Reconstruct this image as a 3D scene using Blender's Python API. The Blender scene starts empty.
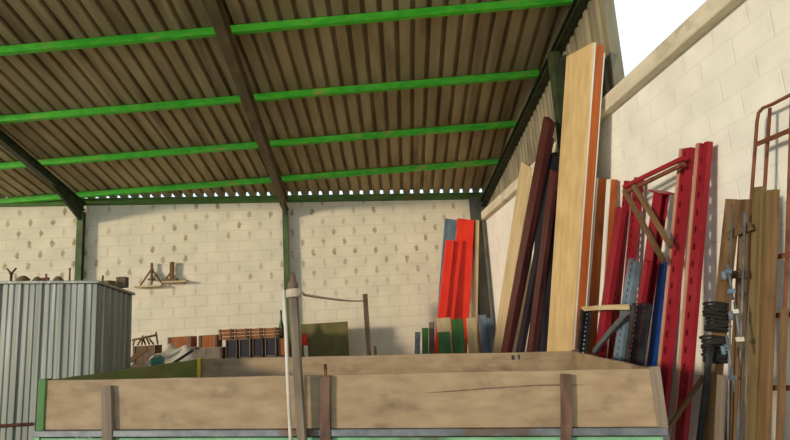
import bpy, bmesh, random
from math import *
from mathutils import Vector, Matrix

# ------------------------------------------------------------------ camera, sky, sun, exposure
FPX, HZ, ROLL, EYE = 600.0, 115.0, radians(-3.5), 1.65
PITCH = atan(HZ / FPX)
scn = bpy.context.scene
cam_d = bpy.data.cameras.new('camera'); cam = bpy.data.objects.new('camera', cam_d)
scn.collection.objects.link(cam); scn.camera = cam
cam_d.sensor_width = 36; cam_d.lens = FPX / 790 * 36; cam_d.clip_end = 300; cam_d.clip_start = .05
cam.matrix_world = Matrix.Translation((0, 0, EYE)) @ Matrix.Rotation(pi / 2 + PITCH, 4, 'X') @ Matrix.Rotation(ROLL, 4, 'Z')
w = bpy.data.worlds.new('world'); scn.world = w; w.use_nodes = True
bg = w.node_tree.nodes['Background']; bg.inputs[0].default_value = (.66, .84, 1, 1); bg.inputs[1].default_value = 1.4
sun_d = bpy.data.lights.new('sun', 'SUN'); sun = bpy.data.objects.new('sun', sun_d); scn.collection.objects.link(sun)
sun_d.energy = 2.1; sun_d.angle = radians(6); sun_d.color = (1, .86, .66)
SUN_AZ, SUN_EL = radians(50), radians(7)           # light travels towards +y and +x, slightly down
sdv = Vector((sin(SUN_AZ) * cos(SUN_EL), cos(SUN_AZ) * cos(SUN_EL), -sin(SUN_EL)))
sun.rotation_euler = sdv.to_track_quat('-Z', 'Y').to_euler()
vs = scn.view_settings; vs.view_transform = 'Standard'; vs.look = 'None'; vs.gamma = 1; vs.exposure = 0.17; vs.use_curve_mapping = False

# ------------------------------------------------------------------ helpers
rnd = random.Random(7)
V = Vector
_R = Matrix.Rotation(pi / 2 + PITCH, 3, 'X') @ Matrix.Rotation(ROLL, 3, 'Z')
def ray(px, py): return _R @ V(((px - 395) / FPX, -(py - 220) / FPX, -1))
def on(px, py, p0, n):
    r = ray(px, py); o = V((0, 0, EYE)); return o + r * ((V(p0) - o).dot(V(n)) / r.dot(V(n)))
def aty(px, py, y): return on(px, py, (0, y, 0), (0, 1, 0))

def tag(o, label=None, cat=None, group=None, kind=None):
    for k, v in (('label', label), ('category', cat), ('group', group), ('kind', kind)):
        if v: o[k] = v
    return o
def empty(name, loc, mat=None):
    o = bpy.data.objects.new(name, None); scn.collection.objects.link(o)
    o.matrix_world = mat if mat else Matrix.Translation(V(loc)); return o

WORLD = {}
class MB:
    def __init__(s): s.v = []; s.f = []
    def hexa(s, p):      # 8 corners: bottom 4 ccw, top 4
        b = len(s.v); s.v += [tuple(q) for q in p]
        s.f += [tuple(b + i for i in q) for q in ((3, 2, 1, 0), (4, 5, 6, 7), (0, 1, 5, 4), (1, 2, 6, 5), (2, 3, 7, 6), (3, 0, 4, 7))]
        return s
    def box(s, x0, x1, y0, y1, z0, z1):
        return s.hexa([(x0, y0, z0), (x1, y0, z0), (x1, y1, z0), (x0, y1, z0), (x0, y0, z1), (x1, y0, z1), (x1, y1, z1), (x0, y1, z1)])
    def tube(s, pts, r, n=10, cap=True):
        pts = [V(p) for p in pts]; b = len(s.v); rs = r if isinstance(r, (list, tuple)) else [r] * len(pts)
        t0 = (pts[1] - pts[0]).normalized(); a = t0.cross(V((0, 0, 1)))
        if a.length < .1: a = t0.cross(V((1, 0, 0)))
        a.normalize()
        for i, p in enumerate(pts):
            t = (pts[min(i + 1, len(pts) - 1)] - pts[max(i - 1, 0)]).normalized()
            a = (a - t * a.dot(t)).normalized(); c = t.cross(a)
            for k in range(n):
                q = p + (a * cos(2 * pi * k / n) + c * sin(2 * pi * k / n)) * rs[i]; s.v.append(tuple(q))
        for i in range(len(pts) - 1):
            for k in range(n):
                k2 = (k + 1) % n
                s.f.append((b + i * n + k, b + i * n + k2, b + (i + 1) * n + k2, b + (i + 1) * n + k))
        if cap:
            s.f.append(tuple(b + k for k in reversed(range(n)))); s.f.append(tuple(b + (len(pts) - 1) * n + k for k in range(n)))
        return s
    def lathe(s, prof, n=20, c=(0, 0, 0)):
        b = len(s.v)
        for r, z in prof:
            for k in range(n): s.v.append((c[0] + r * cos(2 * pi * k / n), c[1] + r * sin(2 * pi * k / n), c[2] + z))
        for i in range(len(prof) - 1):
            for k in range(n):
                k2 = (k + 1) % n; s.f.append((b + i * n + k, b + i * n + k2, b + (i + 1) * n + k2, b + (i + 1) * n + k))
        s.f.append(tuple(b + k for k in reversed(range(n)))); s.f.append(tuple(b + (len(prof) - 1) * n + k for k in range(n)))
        return s
    def build(s, name, mat, parent=None, M=None, bevel=0, smooth=False):
        me = bpy.data.meshes.new(name); me.from_pydata(s.v, [], s.f); me.update()
        bm = bmesh.new(); bm.from_mesh(me); bmesh.ops.recalc_face_normals(bm, faces=bm.faces); bm.to_mesh(me); bm.free()
        o = bpy.data.objects.new(name, me); scn.collection.objects.link(o); me.materials.append(mat)
        if parent: o.parent = parent
        if M is not None:
            pw = (WORLD[parent.name] if parent.name in WORLD else parent.matrix_world) if parent else Matrix()
            o.matrix_basis = pw.inverted() @ M; WORLD[o.name] = M.copy()
        if smooth:
            for p in me.polygons: p.use_smooth = True
        if bevel:
            b = o.modifiers.new('bevel', 'BEVEL'); b.width = bevel; b.segments = 2; b.limit_method = 'ANGLE'
        return o

def frame(o, x, z):
    """matrix with origin o, local z along z, local x near x"""
    z = V(z).normalized(); x = V(x); x = (x - z * x.dot(z)).normalized(); y = z.cross(x)
    return Matrix(((x.x, y.x, z.x, o[0]), (x.y, y.y, z.y, o[1]), (x.z, y.z, z.z, o[2]), (0, 0, 0, 1)))

def bentboard(W, T, L, n=10, warp=.004, seed=0, x0=0, y0=0):
    """a sawn board, local z long, slightly bowed and uneven"""
    r = random.Random(seed); m = MB(); ph = r.random() * 6; amp = r.uniform(-1, 1) * warp
    rows = []
    for i in range(n + 1):
        z = L * i / n; d = amp * sin(pi * i / n) * 2; e = r.uniform(-1, 1) * warp * .25
        rows.append([(x0 + d + e, y0 + e, z), (x0 + W + d - e, y0 + e, z), (x0 + W + d - e, y0 + T + e, z), (x0 + d + e, y0 + T + e, z)])
    for q in rows: m.v += q
    for i in range(n):
        a = 4 * i
        for k in range(4): m.f.append((a + k, a + (k + 1) % 4, a + 4 + (k + 1) % 4, a + 4 + k))
    m.f.append((3, 2, 1, 0)); a = 4 * n; m.f.append((a, a + 1, a + 2, a + 3))
    return m

def stick(name, p0, p1, W, T, mat, parent=None, side=(0, 0, 1), seed=1, bevel=.003, warp=.003):
    p0, p1 = V(p0), V(p1); M = frame(p0, side, p1 - p0)
    return bentboard(W, T, (p1 - p0).length, seed=seed, warp=warp, x0=-W / 2, y0=-T / 2).build(name, mat, parent, M, bevel)

# ------------------------------------------------------------------ materials
def new_mat(name, rough=.7, metal=0, spec=.3):
    m = bpy.data.materials.new(name); m.use_nodes = True; nt = m.node_tree; b = nt.nodes['Principled BSDF']
    b.inputs['Roughness'].default_value = rough; b.inputs['Metallic'].default_value = metal
    b.inputs['Specular IOR Level'].default_value = spec
    return m, nt, b
def srgb(c): return tuple(((x / 255) / 12.92 if x / 255 < .04045 else ((x / 255 + .055) / 1.055) ** 2.4) for x in c) + (1,)
def noise_mat(name, c1, c2, scale=(6, 6, 6), rough=.7, metal=0, detail=4, lo=.35, hi=.65, bump=.15, c3=None, s3=(2, 2, 2), lo3=.55, hi3=.7, spec=.3, bd=.01):
    m, nt, b = new_mat(name, rough, metal, spec); N = nt.nodes; L = nt.links
    tc = N.new('ShaderNodeTexCoord'); mp = N.new('ShaderNodeMapping'); mp.inputs['Scale'].default_value = scale
    oi = N.new('ShaderNodeObjectInfo'); ad = N.new('ShaderNodeVectorMath'); ad.operation = 'ADD'
    mu = N.new('ShaderNodeMath'); mu.operation = 'MULTIPLY'; mu.inputs[1].default_value = 37
    L.new(oi.outputs['Random'], mu.inputs[0]); L.new(tc.outputs['Object'], ad.inputs[0]); L.new(mu.outputs[0], ad.inputs[1])
    L.new(ad.outputs[0], mp.inputs[0])
    n = N.new('ShaderNodeTexNoise'); n.inputs['Scale'].default_value = 1; n.inputs['Detail'].default_value = detail; L.new(mp.outputs[0], n.inputs[0])
    r = N.new('ShaderNodeValToRGB'); r.color_ramp.elements[0].position = lo; r.color_ramp.elements[1].position = hi
    r.color_ramp.elements[0].color = srgb(c1); r.color_ramp.elements[1].color = srgb(c2); L.new(n.outputs[0], r.inputs[0])
    out = r.outputs[0]
    if c3:
        m3 = N.new('ShaderNodeMapping'); m3.inputs['Scale'].default_value = s3; L.new(ad.outputs[0], m3.inputs[0])
        n3 = N.new('ShaderNodeTexNoise'); n3.inputs['Scale'].default_value = 1; n3.inputs['Detail'].default_value = 6; L.new(m3.outputs[0], n3.inputs[0])
        mr = N.new('ShaderNodeMapRange'); mr.inputs[1].default_value = lo3; mr.inputs[2].default_value = hi3; L.new(n3.outputs[0], mr.inputs[0])
        mx = N.new('ShaderNodeMix'); mx.data_type = 'RGBA'; L.new(mr.outputs[0], mx.inputs[0]); L.new(out, mx.inputs[6]); mx.inputs[7].default_value = srgb(c3)
        out = mx.outputs[2]
    L.new(out, b.inputs['Base Color'])
    if bump:
        bp = N.new('ShaderNodeBump'); bp.inputs['Strength'].default_value = bump; bp.inputs['Distance'].default_value = bd
        L.new(n.outputs[0], bp.inputs['Height']); L.new(bp.outputs[0], b.inputs['Normal'])
    return m
def wood(name, c1, c2, c3=None, rough=.8, g=28, lo3=.55, hi3=.72):
    return noise_mat(name, c1, c2, scale=(g, g, 1.4), rough=rough, c3=c3, s3=(5, 5, 1.6), lo3=lo3, hi3=hi3, bump=.3, lo=.3, hi=.7)

def block_wall_mat(name, base, smudge, mortar, amount):
    m, nt, b = new_mat(name, .9, 0, .1); N = nt.nodes; L = nt.links
    tc = N.new('ShaderNodeTexCoord'); sp = N.new('ShaderNodeSeparateXYZ'); L.new(tc.outputs['Object'], sp.inputs[0])
    def M(op, a, b_=None, c=None):
        n = N.new('ShaderNodeMath'); n.operation = op
        for i, v in enumerate((a, b_, c)):
            if v is None: continue
            if isinstance(v, (int, float)): n.inputs[i].default_value = v
            else: L.new(v, n.inputs[i])
        return n.outputs[0]
    zr = M('DIVIDE', sp.outputs['Z'], .2); row = M('FLOOR', zr); fz = M('FRACT', zr)
    xs = M('ADD', M('DIVIDE', sp.outputs['X'], .4), M('MULTIPLY', row, .5)); fx = M('FRACT', xs); col = M('FLOOR', xs)
    dx = M('MULTIPLY', M('MINIMUM', fx, M('SUBTRACT', 1, fx)), .4)          # distance to the upright joint, metres
    dz = M('MULTIPLY', M('MINIMUM', fz, M('SUBTRACT', 1, fz)), .2)
    dzc = M('MULTIPLY', M('ABSOLUTE', M('SUBTRACT', fz, .5)), .2)
    cv = N.new('ShaderNodeCombineXYZ'); L.new(row, cv.inputs[0]); L.new(M('FLOOR', M('ADD', xs, .5)), cv.inputs[1])
    wn = N.new('ShaderNodeTexWhiteNoise'); wn.noise_dimensions = '2D'; L.new(cv.outputs[0], wn.inputs[0])
    n1 = N.new('ShaderNodeTexNoise'); n1.inputs['Scale'].default_value = 18; n1.inputs['Detail'].default_value = 4; L.new(tc.outputs['Object'], n1.inputs[0])
    n2 = N.new('ShaderNodeTexNoise'); n2.inputs['Scale'].default_value = .8; n2.inputs['Detail'].default_value = 3; L.new(tc.outputs['Object'], n2.inputs[0])
    blob = M('ADD', M('POWER', M('DIVIDE', dx, .045), 2), M('POWER', M('DIVIDE', dzc, .075), 2))
    blob = M('ADD', blob, M('MULTIPLY', M('SUBTRACT', n1.outputs[0], .5), 3.2))
    def sm(v, a, b_):
        r = N.new('ShaderNodeMapRange'); r.interpolation_type = 'SMOOTHSTEP'; r.inputs[1].default_value = a; r.inputs[2].default_value = b_; L.new(v, r.inputs[0]); return r.outputs[0]
    s = M('SUBTRACT', 1, sm(blob, .1, 1.2))
    s = M('MULTIPLY', s, sm(wn.outputs[0], -.3, .7)); s = M('MULTIPLY', s, sm(n2.outputs[0], .38, .55))
    s = M('MULTIPLY', s, M('MULTIPLY', sm(sp.outputs['Z'], 2.0, 3.3), amount))
    j = M('SUBTRACT', 1, sm(M('MINIMUM', dx, dz), .003, .010))
    mr = N.new('ShaderNodeValToRGB'); mr.color_ramp.elements[0].color = srgb(tuple(int(v * .93) for v in base)); mr.color_ramp.elements[1].color = srgb(base)
    mr.color_ramp.elements[0].position = .3; mr.color_ramp.elements[1].position = .7
    n4 = N.new('ShaderNodeTexNoise'); n4.inputs['Scale'].default_value = 2.5; n4.inputs['Detail'].default_value = 7; L.new(tc.outputs['Object'], n4.inputs[0]); L.new(n4.outputs[0], mr.inputs[0])
    mx = N.new('ShaderNodeMix'); mx.data_type = 'RGBA'; L.new(M('MULTIPLY', j, .32), mx.inputs[0]); L.new(mr.outputs[0], mx.inputs[6]); mx.inputs[7].default_value = srgb(mortar)
    mx2 = N.new('ShaderNodeMix'); mx2.data_type = 'RGBA'; L.new(s, mx2.inputs[0]); L.new(mx.outputs[2], mx2.inputs[6]); mx2.inputs[7].default_value = srgb(smudge)
    L.new(mx2.outputs[2], b.inputs['Base Color'])
    bp = N.new('ShaderNodeBump'); bp.inputs['Strength'].default_value = .5; bp.inputs['Distance'].default_value = .006
    L.new(M('SUBTRACT', M('MULTIPLY', n1.outputs[0], .5), j), bp.inputs['Height']); L.new(bp.outputs[0], b.inputs['Normal'])
    return m

M_ = dict(
    back=block_wall_mat('painted_block_back', (246, 232, 204), (160, 136, 98), (204, 184, 150), .8),
    side=block_wall_mat('painted_block_side', (246, 240, 226), (200, 188, 165), (234, 227, 212), .22),
    floor=noise_mat('concrete_floor', (150, 142, 124), (170, 162, 142), (1.5, 1.5, 1.5), .9, c3=(140, 132, 116)),
    yard=noise_mat('dry_earth', (190, 176, 146), (208, 194, 164), (1.5, 1.5, 1.5), .95),
    roof=noise_mat('roof_sheet', (162, 142, 106), (190, 170, 130), (3, .5, 3), .75, c3=(126, 102, 74), s3=(5, .5, 1), lo3=.5, hi3=.75, bump=.05),
    green=noise_mat('green_steel_paint', (66, 190, 38), (100, 210, 56), (6, 12, 12), .5, c3=(176, 176, 84), s3=(3, 8, 8), lo3=.58, hi3=.75, bump=.1),
    dkgreen=noise_mat('dark_green_steel', (40, 50, 32), (62, 70, 44), (6, 6, 6), .5, c3=(80, 66, 42), bump=.1),
    corner=noise_mat('grey_steel_paint', (72, 72, 66), (92, 90, 80), (6, 6, 3), .6, c3=(70, 60, 46)),
    eave=noise_mat('eave_green_paint', (74, 104, 44), (98, 128, 56), (3, 9, 9), .6, c3=(112, 104, 60)),
    rafter=noise_mat('olive_brown_steel', (98, 86, 60), (126, 110, 78), (6, 6, 3), .6, c3=(110, 90, 62), bump=.1),
    colgreen=noise_mat('column_green_steel', (70, 88, 50), (96, 112, 66), (6, 6, 3), .5, c3=(110, 96, 62), bump=.1),
    ledge=noise_mat('raw_concrete_ledge', (204, 192, 166), (226, 214, 188), (2, 2, 9), .9, c3=(176, 160, 132), s3=(3, 3, 3)),
    clad=noise_mat('cladding_sheet', (118, 108, 84), (150, 138, 108), (6, 6, 1), .6, c3=(100, 88, 64), s3=(4, 4, 1)),
    galv=noise_mat('galvanised_steel', (112, 114, 104), (138, 138, 126), (14, 14, .7), .42, metal=.3, c3=(160, 166, 164), s3=(22, 22, .6), lo3=.58, hi3=.72, bump=.08),
    wboard=noise_mat('weathered_board', (144, 120, 92), (174, 150, 118), (14, 14, 5), .85, c3=(102, 84, 66), s3=(5, 5, 3), lo3=.56, hi3=.78, bump=.3, lo=.25, hi=.75),
    wdark=wood('aged_dark_wood', (94, 74, 58), (124, 102, 82), (66, 52, 42)),
    wgrey=wood('grey_wood', (112, 98, 82), (140, 126, 108), (88, 76, 62)),
    wbeige=wood('pale_pine', (196, 170, 126), (220, 196, 152), (178, 148, 104)),
    wbrown=wood('brown_timber', (102, 76, 48), (134, 104, 68), (72, 52, 34)),
    wolive=wood('old_timber', (96, 78, 48), (128, 106, 70), (66, 52, 34)),
    panel=noise_mat('particle_board', (208, 174, 118), (224, 192, 138), (9, 9, 3), .7, bump=.05, c3=(190, 158, 106), s3=(1, 1, 1)),
    orange=wood('orange_varnish', (160, 80, 32), (186, 100, 42), (130, 60, 26), .6),
    white=noise_mat('white_laminate', (222, 216, 200), (236, 232, 220), (9, 9, 2), .5, bump=0),
    maroon=wood('maroon_stained', (70, 30, 30), (92, 44, 40), (50, 24, 26), .5),
    navy=wood('dark_laminate', (40, 36, 44), (58, 50, 54), (28, 26, 32), .5),
    red=noise_mat('red_steel_paint', (134, 22, 36), (154, 32, 44), (9, 9, 3), .45, c3=(110, 30, 34), s3=(6, 6, 3), lo3=.6, hi3=.8, bump=.05),
    lip=noise_mat('faded_red_edge', (176, 126, 100), (196, 148, 118), (9, 9, 3), .6),
    duskrust=noise_mat('weathered_rust', (88, 66, 54), (118, 90, 74), (14, 14, 4), .85, c3=(70, 54, 46), s3=(9, 9, 5)),
    redbr=noise_mat('bright_red_paint', (226, 46, 30), (240, 62, 40), (9, 9, 2), .5, bump=.03),
    blue=noise_mat('blue_steel_paint', (30, 96, 200), (52, 120, 226), (9, 9, 3), .4, bump=.03),
    bluegrey=noise_mat('blue_grey_paint', (88, 108, 122), (116, 134, 146), (9, 9, 3), .5, bump=.05, c3=(84, 84, 84)),
    black=noise_mat('black_steel', (34, 36, 38), (58, 60, 62), (9, 9, 9), .5, bump=.05),
    rust=noise_mat('rusty_steel', (98, 56, 38), (132, 78, 52), (20, 20, 8), .8, c3=(70, 44, 34), s3=(9, 9, 9)),
    steel=noise_mat('bare_steel', (92, 96, 98), (124, 128, 130), (9, 9, 9), .5, metal=.4, c3=(104, 76, 54)),
    mint=noise_mat('mint_paint', (110, 160, 118), (132, 180, 136), (5, 5, 5), .5, c3=(92, 110, 84)),
    tgreen=noise_mat('green_trailer_paint', (108, 122, 64), (128, 140, 78), (6, 6, 3), .6, c3=(130, 116, 80), s3=(4, 4, 4)),
    olive=noise_mat('olive_board', (104, 96, 56), (122, 112, 68), (5, 5, 5), .8),
    crate=wood('orange_brown_crate', (146, 84, 44), (174, 108, 60), (104, 58, 32)),
    tarp=noise_mat('grey_tarp', (196, 186, 168), (216, 206, 188), (8, 8, 8), .7),
    teal=noise_mat('teal_plastic', (70, 122, 104), (88, 140, 118), (8, 8, 8), .5),
    yellow=noise_mat('yellow_strap', (222, 184, 40), (236, 200, 60), (8, 8, 8), .6),
    bottle=noise_mat('green_glass', (20, 78, 40), (30, 96, 52), (8, 8, 8), .2),
    dgreen=noise_mat('grass_green_paint', (52, 96, 44), (76, 118, 56), (9, 9, 3), .6),
    rope=noise_mat('pale_rope', (176, 160, 138), (198, 182, 160), (30, 30, 30), .9),
    rubber=noise_mat('rubber', (30, 29, 28), (42, 40, 38), (9, 9, 9), .9),
)

# ------------------------------------------------------------------ planes of the place
AB = radians(6); BD = V((cos(AB), sin(AB), 0)); BN = V((-sin(AB), cos(AB), 0)); B0 = V((-2, 11.4, 0))
def back(px, py, off=0): return on(px, py, B0 - BN * off, BN)
C0 = back(485, 222); hled = C0.z
E0 = on(749, 0, (0, 0, hled), (0, 0, 1))
SD = (C0 - E0); SD.z = 0; SD.normalize(); SN = V((SD.y, -SD.x, 0)); C0.z = 0     # SN points out of the shed
def sidew(px, py, off=0): return on(px, py, C0 - SN * off, SN)
RT = .21; RA = V((-2, 11.3, 4.50)); RN = V((0, RT, 1))
def roofz(y): return RA.z + RT * (RA.y - y)
def yback(x): return B0.y + (x - B0.x) * tan(AB)
def xside(y): return C0.x - (C0.y - y) * SD.x / SD.y

# ------------------------------------------------------------------ structure
f = MB().box(-17, 8, -6, 16, -.12, 0).build('floor', M_['floor']); tag(f, kind='structure')
g = MB().box(-60, 60, -60, 40, -.2, -.13).build('ground', M_['yard']); tag(g, kind='structure')

# back wall: local x along the wall, z up; top cut under the roof beam
Mb = frame(B0, BD, (0, 0, 1))
m = MB(); xl, xr = -14.5, (C0 - B0).dot(BD)
def wtop(u): return roofz((B0 + BD * u).y) - .17
m.hexa([(xl, 0, 0), (xr + .2, 0, 0), (xr + .2, .2, 0), (xl, .2, 0), (xl, 0, wtop(xl)), (xr + .2, 0, wtop(xr + .2)), (xr + .2, .2, wtop(xr + .2)), (xl, .2, wtop(xl))])
tag(m.build('wall_back', M_['back'], M=Mb), kind='structure')
# green eave beam on the wall top, just under the flats of the roof sheet
m = MB()
a, b = xl, xr + .15
m.hexa([(a, -.02, wtop(a) + .005), (b, -.02, wtop(b) + .005), (b, .06, wtop(b) + .005), (a, .06, wtop(a) + .005), (a, -.02, wtop(a) + .142), (b, -.02, wtop(b) + .142), (b, .06, wtop(b) + .125), (a, .06, wtop(a) + .125)])
tag(m.build('trim_1', M_['eave'], M=Mb), kind='structure')

# side wall
Ms = frame(C0, -SD, (0, 0, 1))        # local x runs towards the camera, local y = z cross x
yin = Ms.to_3x3().inverted() @ (-SN)  # inward direction in local
sgn = 1 if yin.y > 0 else -1
m = MB().box(0, 14.5, *(sorted((0, -sgn * .2))), 0, hled + .02)
tag(m.build('wall_right', M_['side'], M=Ms), kind='structure')
m = MB().box(-.0, 14.5, *(sorted((sgn * .10, -sgn * .22))), hled + .02, hled + .18)
tag(m.build('trim_2', M_['ledge'], M=Ms, bevel=.012), kind='structure')
# ribbed cladding above the ledge, up to the roof, from the corner to the opening
u_end = (sidew(608, 40) - C0).dot(-SD)
m = MB(); prof = []
u = -.1; k = 0
while u < u_end - .01:
    prof += [(u, 0), (u + .055, 0), (u + .075, .03), (u + .125, .03)]; u += .145
prof = [p for p in prof if p[0] < u_end] + [(u_end, 0)]
for (uu, d) in prof:
    y = (C0 - SD * uu).y; yy = -sgn * (.04 + d)
    m.v += [(uu, yy, hled + .182), (uu, yy, roofz(y) - .02)]
for i in range(len(prof) - 1): m.f.append((2 * i, 2 * i + 1, 2 * i + 3, 2 * i + 2))
o = m.build('cladding', M_['clad'], M=Ms); s = o.modifiers.new('s', 'SOLIDIFY'); s.thickness = .004
tag(o, kind='structure')
m = MB().box(u_end - .015, u_end + .01, *(sorted((-sgn * .0, -sgn * .12))), hled + .182, roofz((C0 - SD * u_end).y) - .3)
tag(m.build('trim_3', M_['clad'], M=Ms), kind='structure')

# corrugated roof: flats with up-standing ribs whose ends stay open over the eave beam
m = MB(); prof = []; x = -15.0
while x < 2.62:
    prof += [(x, 0), (x + .132, 0), (x + .139, .075), (x + .193, .075)]; x += .2
for (x, dz) in prof:
    y1 = yback(x) + .066
    for y in (y1, 6.0, -4.5): m.v.append((x, y, roofz(y) + dz))
for i in range(len(prof) - 1):
    for k in (0, 1): m.f.append((3 * i + k, 3 * i + k + 1, 3 * i + 4 + k, 3 * i + 3 + k))
o = m.build('ceiling', M_['roof']); s = o.modifiers.new('s', 'SOLIDIFY'); s.thickness = .003; s.offset = 1
tag(o, kind='structure')

# frames: columns and rafters (I sections)
def ibeam(m, L, W, D, t=.012, x0=0, y0=0):      # along local z, depth in local y, width in local x
    m.box(x0 - W / 2, x0 + W / 2, y0, y0 + t, 0, L); m.box(x0 - W / 2, x0 + W / 2, y0 + D - t, y0 + D, 0, L)
    m.box(x0 - t / 2, x0 + t / 2, y0 + t, y0 + D - t, 0, L); return m
def column(px, py, W, D, mat, top=None):
    p = back(px, py, D + .03); u = (p - B0).dot(BD)
    base = V((p.x, p.y, 0)); zt = (roofz(p.y) - .33) if top is None else top
    return ibeam(MB(), zt, W, D).build('steel_column', M_[mat], M=frame(base, BD, (0, 0, 1)))
def rafter(x_at_wall, ystart, yend, W=.13, D=.22, dx=0, drop=.135, x_end=None):
    z0 = roofz(ystart) - drop - D; xe = x_at_wall if x_end is None else x_end
    p0 = V((x_at_wall, ystart, z0)); p1 = V((xe, yend, roofz(yend) - drop - D))
    Mx = frame(p0, (1, 0, 0), p1 - p0)
    up = (Mx.to_3x3().inverted() @ V((0, 0, 1))).y
    mm = MB(); t = .012; L = (p1 - p0).length; s_ = 1 if up > 0 else -1
    def bb(x0, x1, a, b): mm.box(x0, x1, min(a * s_, b * s_), max(a * s_, b * s_), 0, L)
    bb(-W / 2, W / 2, 0, t); bb(-W / 2, W / 2, D - t, D); bb(-t / 2, t / 2, t, D - t)
    return mm, Mx, s_
for i, (px, py, mat, W, lab) in enumerate(((80, 215, 'colgreen', .11, 'green steel column near the metal container, under the haunched left rafter'), (284.5, 200, 'colgreen', .10, 'slim green steel column at the middle of the back wall'))):
    c = column(px, py, W, .12, mat); tag(c, lab, 'column', )
    px_x = c.location.x; yc = c.location.y
    mm, Mx, s_ = rafter(px_x, yc + .1, -4.4, x_end=px_x + (.72 if i else .3), W=.125 if i else .10, D=.22 if i else .15)
    # haunch plate: deepens the rafter beside the column
    hL = 1.15 if i == 0 else .5; hD = .22 if i == 0 else .12
    b = len(mm.v)
    for xx in (-.02, .02): mm.v += [(xx, 0, 0), (xx, 0, hL), (xx, -s_ * hD, .1), (xx, -s_ * hD, 0)]
    mm.f += [(b, b + 1, b + 2, b + 3), (b + 7, b + 6, b + 5, b + 4)] + [(b + k, b + (k + 1) % 4, b + 4 + (k + 1) % 4, b + 4 + k) for k in range(4)]
    tag(mm.build('steel_rafter', M_['rafter' if i else 'dkgreen'], M=Mx), 'dark steel rafter rising from the ' + ('left column' if i == 0 else 'middle column') + ' towards the camera', 'rafter')
c = column(480.5, 260, .20, .12, 'corner', top=4.25)
tag(c, 'dark grey steel column in the back right corner behind the bright red panels', 'column')
# gable rafter against the side wall, follows the wall line
ys = C0.y - .1; mm, Mx, s_ = rafter(xside(ys) - .03, ys, -4.4, W=.10, D=.12, x_end=xside(-4.4) - .03, drop=.235)
tag(mm.build('steel_rafter', M_['dkgreen'], M=Mx), 'dark steel rafter along the top of the right wall', 'rafter')
# gable column
p = sidew(558, 90, .1); base = V((p.x, p.y, 0))
o = MB().box(-.075, .075, -.06, .06, 0, roofz(p.y) - .39).build('steel_column', M_['dkgreen'], M=frame(base, SD, (0, 0, 1)), bevel=.006)
tag(o, 'dark green steel column against the right wall, behind the tall tan panel', 'column')

# purlins
def purlin_mb(yc):
    sk = -.04; x0, x1 = -14.8, xside(yc) + .02; P = []
    for dz in (-.104, -.012):
        for x, d in ((x0, -.03), (x1, -.03), (x1, .03), (x0, .03)):
            y = yc + sk * (x - .2) + d; P.append((x, y, roofz(y) + dz))
    return MB().hexa(P)
for i, (yy, lab) in enumerate(((10.55, 'green purlin nearest the back wall, lowest of the roof'), (9.31, 'green purlin second up from the back wall'),
                               (8.03, 'green purlin third up from the back wall'), (6.63, 'green purlin fourth up, topmost one in view'),
                               (5.3, 'green purlin overhead, fifth up, just out of view above the topmost one seen'))):
    z1 = roofz(yy) - .012
    o = purlin_mb(yy).build('roof_purlin', M_['green'], bevel=.004)
    tag(o, lab, 'purlin', 'green roof purlins')

# ------------------------------------------------------------------ leaning things on the side wall
def leanplane(px, py, g, d0):
    T = sidew(px, py, d0); Ft = T - SN * (g - d0); Ft.z = 0
    return T, SD.cross(Ft - T).normalized()
def board(name, nt, nb, ft, g, d0, layers, label, cat, group=None, seed=0, holes=None, foot=None, builder=None):
    """nt/nb: near edge top and lower pixel; ft: far top pixel; layers: (thickness, material[, trims]) from the room side to the wall"""
    T, n = leanplane(nt[0], nt[1], g, d0)
    P1 = on(nt[0], nt[1], T, n); P2 = on(nb[0], nb[1], T, n); P3 = on(ft[0], ft[1], T, n)
    Ld = (P1 - P2).normalized(); F = P1 - Ld * (P1.z / Ld.z); L = (P1 - F).length
    if n.dot(SN) < 0: n = -n
    Wd = abs((P3 - P1).dot(SD))
    F.z += .03
    Mx = frame(F, n, Ld)      # local x = towards the wall, y = z x x
    ysgn = 1 if (Mx.to_3x3() @ V((0, 1, 0))).dot(SD) > 0 else -1
    L -= .03
    if builder: return builder(Mx, Wd, L, ysgn, label, cat, group)
    if len(layers) == 1:
        th, mt = layers[0][:2]
        mm = bentboard(th, Wd, L, seed=seed, x0=0, y0=0 if ysgn > 0 else -Wd, warp=.004)
        o = mm.build(name, M_[mt], M=Mx, bevel=.003); return tag(o, label, cat, group)
    root = empty(name, F, Mx.copy()); tag(root, label, cat, group); x = 0
    for i, (th, mt, pn, dl) in enumerate(layers):
        mm = bentboard(th, Wd, L - dl, seed=seed, x0=x, y0=0 if ysgn > 0 else -Wd, warp=.002)
        mm.build(pn, M_[mt], root, Mx, bevel=.002); x += th + .001
    return root

# far end planks
board('plank', (531, 168), (503, 350), (520, 172), .60, .12, [(.05, 'wbeige')], 'pale pine plank leaning on the right wall, farthest back of the leaning boards', 'plank', seed=3)
board('plank', (550.5, 123), (508, 350), (543, 127), .70, .36, [(.07, 'maroon')], 'tall dark maroon board with its top just left of the dark green column', 'board', seed=4)
board('plank', (556, 158), (521, 350), (551, 160), .60, .28, [(.06, 'navy')], 'near black board leaning just right of the tall maroon board', 'board', seed=5)
board('plank', (556, 172), (532, 350), (550, 174), .70, .36, [(.05, 'maroon')], 'dark maroon board leaning just left of the near black boards by the tan panel', 'board', seed=6)
board('plank', (556, 190), (543, 350), (554, 192), .60, .28, [(.07, 'navy')], 'near black board tucked beside the left edge of the tall tan panel', 'board', seed=7)
board('plank', (552.8, 139), (511, 350), (551.2, 140), .60, .28, [(.03, 'wgrey')], 'thin grey batten showing as a light line between the dark boards', 'batten', seed=8)
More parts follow.
